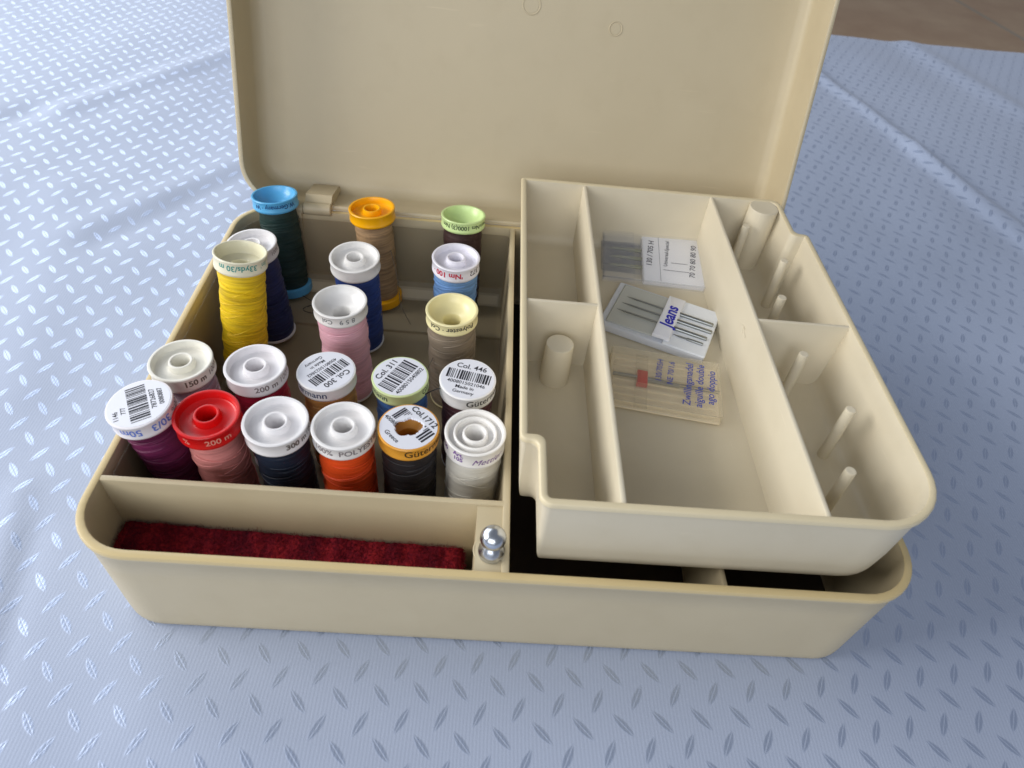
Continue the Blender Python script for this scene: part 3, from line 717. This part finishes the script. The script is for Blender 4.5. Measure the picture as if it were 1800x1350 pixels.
loose(find('grey-brown'), [(114, 122, 40), (109, 117, 28), (107, 112, 18), (111, 108, 9), (118, 104, 6)], .25, GY)
loose(find('grey-brown'), [(132, 122, 30), (138, 112, 18), (141, 104, 8), (136, 98, 6)], .22, GY)
loose(find('medium blue'), [(114, 82, 56), (120, 84, 58), (124, 88, 50), (125, 92, 40)], .22, DK)
loose(find('beige thread'), [(84, 198, 46), (88, 194, 30), (90, 190, 16), (96, 184, 7)], .2, GY)
loose(find('bright yellow'), [(31, 122, 36), (30, 119.5, 33), (29, 118, 29), (29.5, 118.5, 24)], .25, YL)
for o in sp_: del o['_H']

# ------------------------------------------------------------------ needle cases in the tray
def rbox(bm, w, d, z0, z1, r=1.5, cx=0, cy=0):
    cs = [(cx-w/2, cy-d/2, r, 1), (cx+w/2, cy-d/2, r, 1), (cx+w/2, cy+d/2, r, 1), (cx-w/2, cy+d/2, r, 1)]
    tub(bm, cs, [(.5, z0), (.1, z0+.3), (0, z0+.6), (0, z1-.6), (.1, z1-.3), (.5, z1)], seg=4)
def needle(bm, x0, x1, y, z, r=.75, rs=.45):
    """sewing-machine needle: flat-backed shank on the right, thin shaft tapering to its point on the left"""
    prof = [(x1, 0), (x1, r*.8), (x1-.5, r), (x0+(x1-x0)*.50, r), (x0+(x1-x0)*.46, rs), (x0+4, rs*.9), (x0, .05)]
    n = 10; pr = None
    for x, rr_ in prof:
        ring = [bm.verts.new((x, y+rr_*cos(2*pi*i/n), z+rr_*sin(2*pi*i/n))) for i in range(n)] if rr_ else [bm.verts.new((x, y, z))]
        if pr:
            for i in range(n):
                if len(pr) == 1: bm.faces.new((pr[0], ring[(i+1) % n], ring[i]))
                else: bm.faces.new((pr[i], pr[(i+1) % n], ring[(i+1) % n], ring[i]))
        pr = ring
    bm.faces.new(pr)
def flat_text(name, parent, lines, z, col):
    bm = bmesh.new()
    for s, size, cx, cy, rot, bold, shear in lines:
        c_, s__ = cos(rot), sin(rot)
        put(bm, text_mesh(s, size, bold, shear), lambda x, y: (cx+x*c_-y*s__, cy+x*s__+y*c_, z))
    return obj_print(name, bm, ink(col), parent)
GN = 'flat needle cases lying in the tray'
# 1: clear hinged case with a printed paper insert
k1 = thing('needle_case', 'clear needle case with white printed paper insert, propped at the tray back', 'needle case', (226.5, 200.5, TFl+.6), GN)
k1.rotation_euler = (D2R(9), 0, D2R(-3.0))
bm = bmesh.new(); rbox(bm, 56, 40, 0, 1.0, 1.2); o = obj('case_base', bm, CLEAR_EDGE, k1)
bm = bmesh.new(); rbox(bm, 33, 37, 1.2, 5.2, .6, 10.5, 0); ins_ = obj('paper_insert', bm, PAPER, k1)
flat_text('lettering', ins_, [('130 / 705 H', 4.2, -1.6, 3, D2R(84), .07, 0), ('Universal-Special', 3.0, 7.4, 4, D2R(84), .03, 0), ('70 70 80 80 90', 4.2, 21.8, 0, D2R(84), .05, 0)], 5.32, (52, 48, 66))
bm = bmesh.new(); needle(bm, -25, -2, 6, 3.2, 1.1, .9); needle(bm, -24, -2, -.5, 3.2, 1.1, .9); needle(bm, -25, -2, -7, 3.2, 1.1, .9)
obj('needles', bm, flat('gilt_needles', srgb(150, 150, 120), .35, .8), k1)
bm = bmesh.new(); put(bm, rects([(9.5, 18.5, -3.2, -2.8), (5, 19, -9.2, -8.8), (3.2, 3.4, -18, 18)]), lambda x, y: (x, y, 5.36)); obj_print('needle_drawing', bm, ink((120, 118, 130)), ins_)
bm = bmesh.new(); rbox(bm, 56.2, 40.2, 5.6, 6.6, 1.2); rbox(bm, 17, 41.5, 4.2, 7.4, 1.0, -19.2, 0); obj('case_lid', bm, CLEAR, k1)
bm = bmesh.new()
for (a0, a1, b0, b1) in ((-28, 28, -20, -19), (-28, 28, 19, 20), (27, 28.1, -19, 19), (-28.1, -27, -19, 19)): box(bm, a0, a1, b0, b1, .9, 6.0, 0, .2)
obj('case_wall', bm, CLEAR_EDGE, k1)
# 2: frosted case marked by hand
k2 = thing('needle_case', 'frosted white needle case with Jeans handwritten in blue, lying askew', 'needle case', (223.2, 148.5, TFl+.4), GN)
k2.rotation_euler = (0, D2R(.5), D2R(-23))
bm = bmesh.new(); rbox(bm, 53, 37.5, 0, 4.2, 1.2); o = obj('case_base', bm, FROST, k2)
WHITE = plastic('white_case_plastic', srgb(234, 238, 244), .35, bump=.03, mottling=.02)
bm = bmesh.new(); rbox(bm, 21, 37.7, 4.0, 5.2, .8, 16.2, 0); obj('case_cover', bm, WHITE, k2)
GREYP = plastic('grey_frosted_panel', srgb(192, 194, 188), .35, bump=.03)
bm = bmesh.new(); rbox(bm, 24, 33, 4.0, 4.8, .8, -11.5, .5); obj('case_window', bm, GREYP, k2)
bm = bmesh.new(); rbox(bm, 8.6, 34, 4.6, 6.7, .4, 4.2, .6); st = obj('paper_label', bm, PAPER, k2)
flat_text('lettering', st, [('Jeans', 8.6, 4.2, .4, D2R(92), .22, .15)], 6.85, (44, 46, 180))
for i, y in enumerate((4.5, -.2, -6.4, -10.6)):
    bm = bmesh.new()
    xr = (25.2, 25.8, 24.6, 23.8)[i]
    if i < 3: needle(bm, -19.5+i*(-.8), xr, y+(1.8 if i == 0 else .6), 5.6, 1.15, .5)
    else: needle(bm, 8.5, xr, y, 5.6, .8, .5)
    obj('machine_needle', bm, STEEL, k2)
# 3: warm clear case with the twin needle
k3 = thing('needle_case', 'amber clear twin needle case with blue printed words and red needle block', 'needle case', (219.2, 103.2, TFl+.3), GN)
k3.rotation_euler = (0, 0, D2R(-8.5))
BACK = plastic('warm_case_floor', srgb(236, 222, 194), .4, bump=.03)
bm = bmesh.new(); rbox(bm, 50, 35, 0, 1.4, 1.4)
for q in range(7): box(bm, -23, 23, -15.2+q*4.7, -13.4+q*4.7, 1.2, 2.3, 0, .4)
obj('case_base', bm, BACK, k3)
bm = bmesh.new(); needle(bm, 21, -23, .6, 3.6, .9, .38); needle(bm, 20, -8, -.9, 3.6, .8, .38)
obj('twin_needle', bm, STEEL, k3)
bm = bmesh.new(); box(bm, -12.6, -7.8, -4.2, 4.4, 1.6, 5.0, 0, .5); obj('needle_block', bm, plastic('red_block', srgb(196, 40, 46), .35), k3)
bm = bmesh.new(); box(bm, -13.2, -7.4, -17, 17, 1.2, 2.9, 0, .2); obj('inner_bar', bm, WARMCLEAR, k3)
bm = bmesh.new(); rbox(bm, 50.2, 35.2, 4.9, 5.6, 1.4)
for (a0, a1, b0, b1) in ((-25, 25, -17.5, -16.7), (-25, 25, 16.7, 17.5), (24.2, 25, -16.7, 16.7), (-25, -24.2, -16.7, 16.7)): box(bm, a0, a1, b0, b1, 1.3, 5.0, 0, .2)
lidc = obj('case_lid', bm, WARMCLEAR, k3)
flat_text('lettering', lidc, [('Zwillingsnadel', 4.9, 10.2, 0, D2R(86), .04, 0), ('aiguille double', 4.9, 15.3, 0, D2R(86), .04, 0), ('ago doppio', 4.9, 20.4, 0, D2R(86), .04, 0), ('130/705H', 3.8, -2.8, 5.5, D2R(86), .03, 0), ('NE 70/1,6', 3.8, 2.4, 5, D2R(86), .03, 0)], 5.75, (66, 82, 176))

# ------------------------------------------------------------------ light
w = bpy.data.worlds.new('World'); sc.world = w; w.use_nodes = True
bg = w.node_tree.nodes['Background']; bg.inputs['Color'].default_value = (.78, .85, 1.0, 1); bg.inputs['Strength'].default_value = .23
def area(name, loc, target, sx_, sy_, power, col):
    l = bpy.data.lights.new(name, 'AREA'); l.shape = 'RECTANGLE'; l.size = sx_*S; l.size_y = sy_*S; l.energy = power; l.color = col
    o = bpy.data.objects.new(name, l); COL.objects.link(o); o.location = Vector(loc)*S
    o.rotation_euler = (Vector(target)-Vector(loc)).to_track_quat('-Z', 'Y').to_euler()
    return o
area('window_light', (-1150, 20, 700), (150, 110, 30), 900, 620, 17, (1.0, .98, .95))
area('far_window_light', (-1250, 1500, 950), (60, 160, 30), 1900, 1700, 27, (.88, .94, 1.0))
area('room_window_light', (-250, -1350, 800), (150, 110, 30), 1500, 900, 14, (.93, .96, 1.0))

# ------------------------------------------------------------------ camera
cd = bpy.data.cameras.new('camera'); co = bpy.data.objects.new('camera', cd); COL.objects.link(co)
cd.sensor_width = 36; cd.lens = FPX/1800*36; cd.clip_start = .01; cd.clip_end = 50
co.location = CAM*S; co.rotation_mode = 'XYZ'; co.rotation_euler = ROT
cd.dof.use_dof = True; cd.dof.focus_distance = .33; cd.dof.aperture_fstop = 16
sc.camera = co
vs = sc.view_settings; vs.view_transform = 'Standard'; vs.look = 'None'; vs.gamma = 1; vs.exposure = 0; vs.use_curve_mapping = False
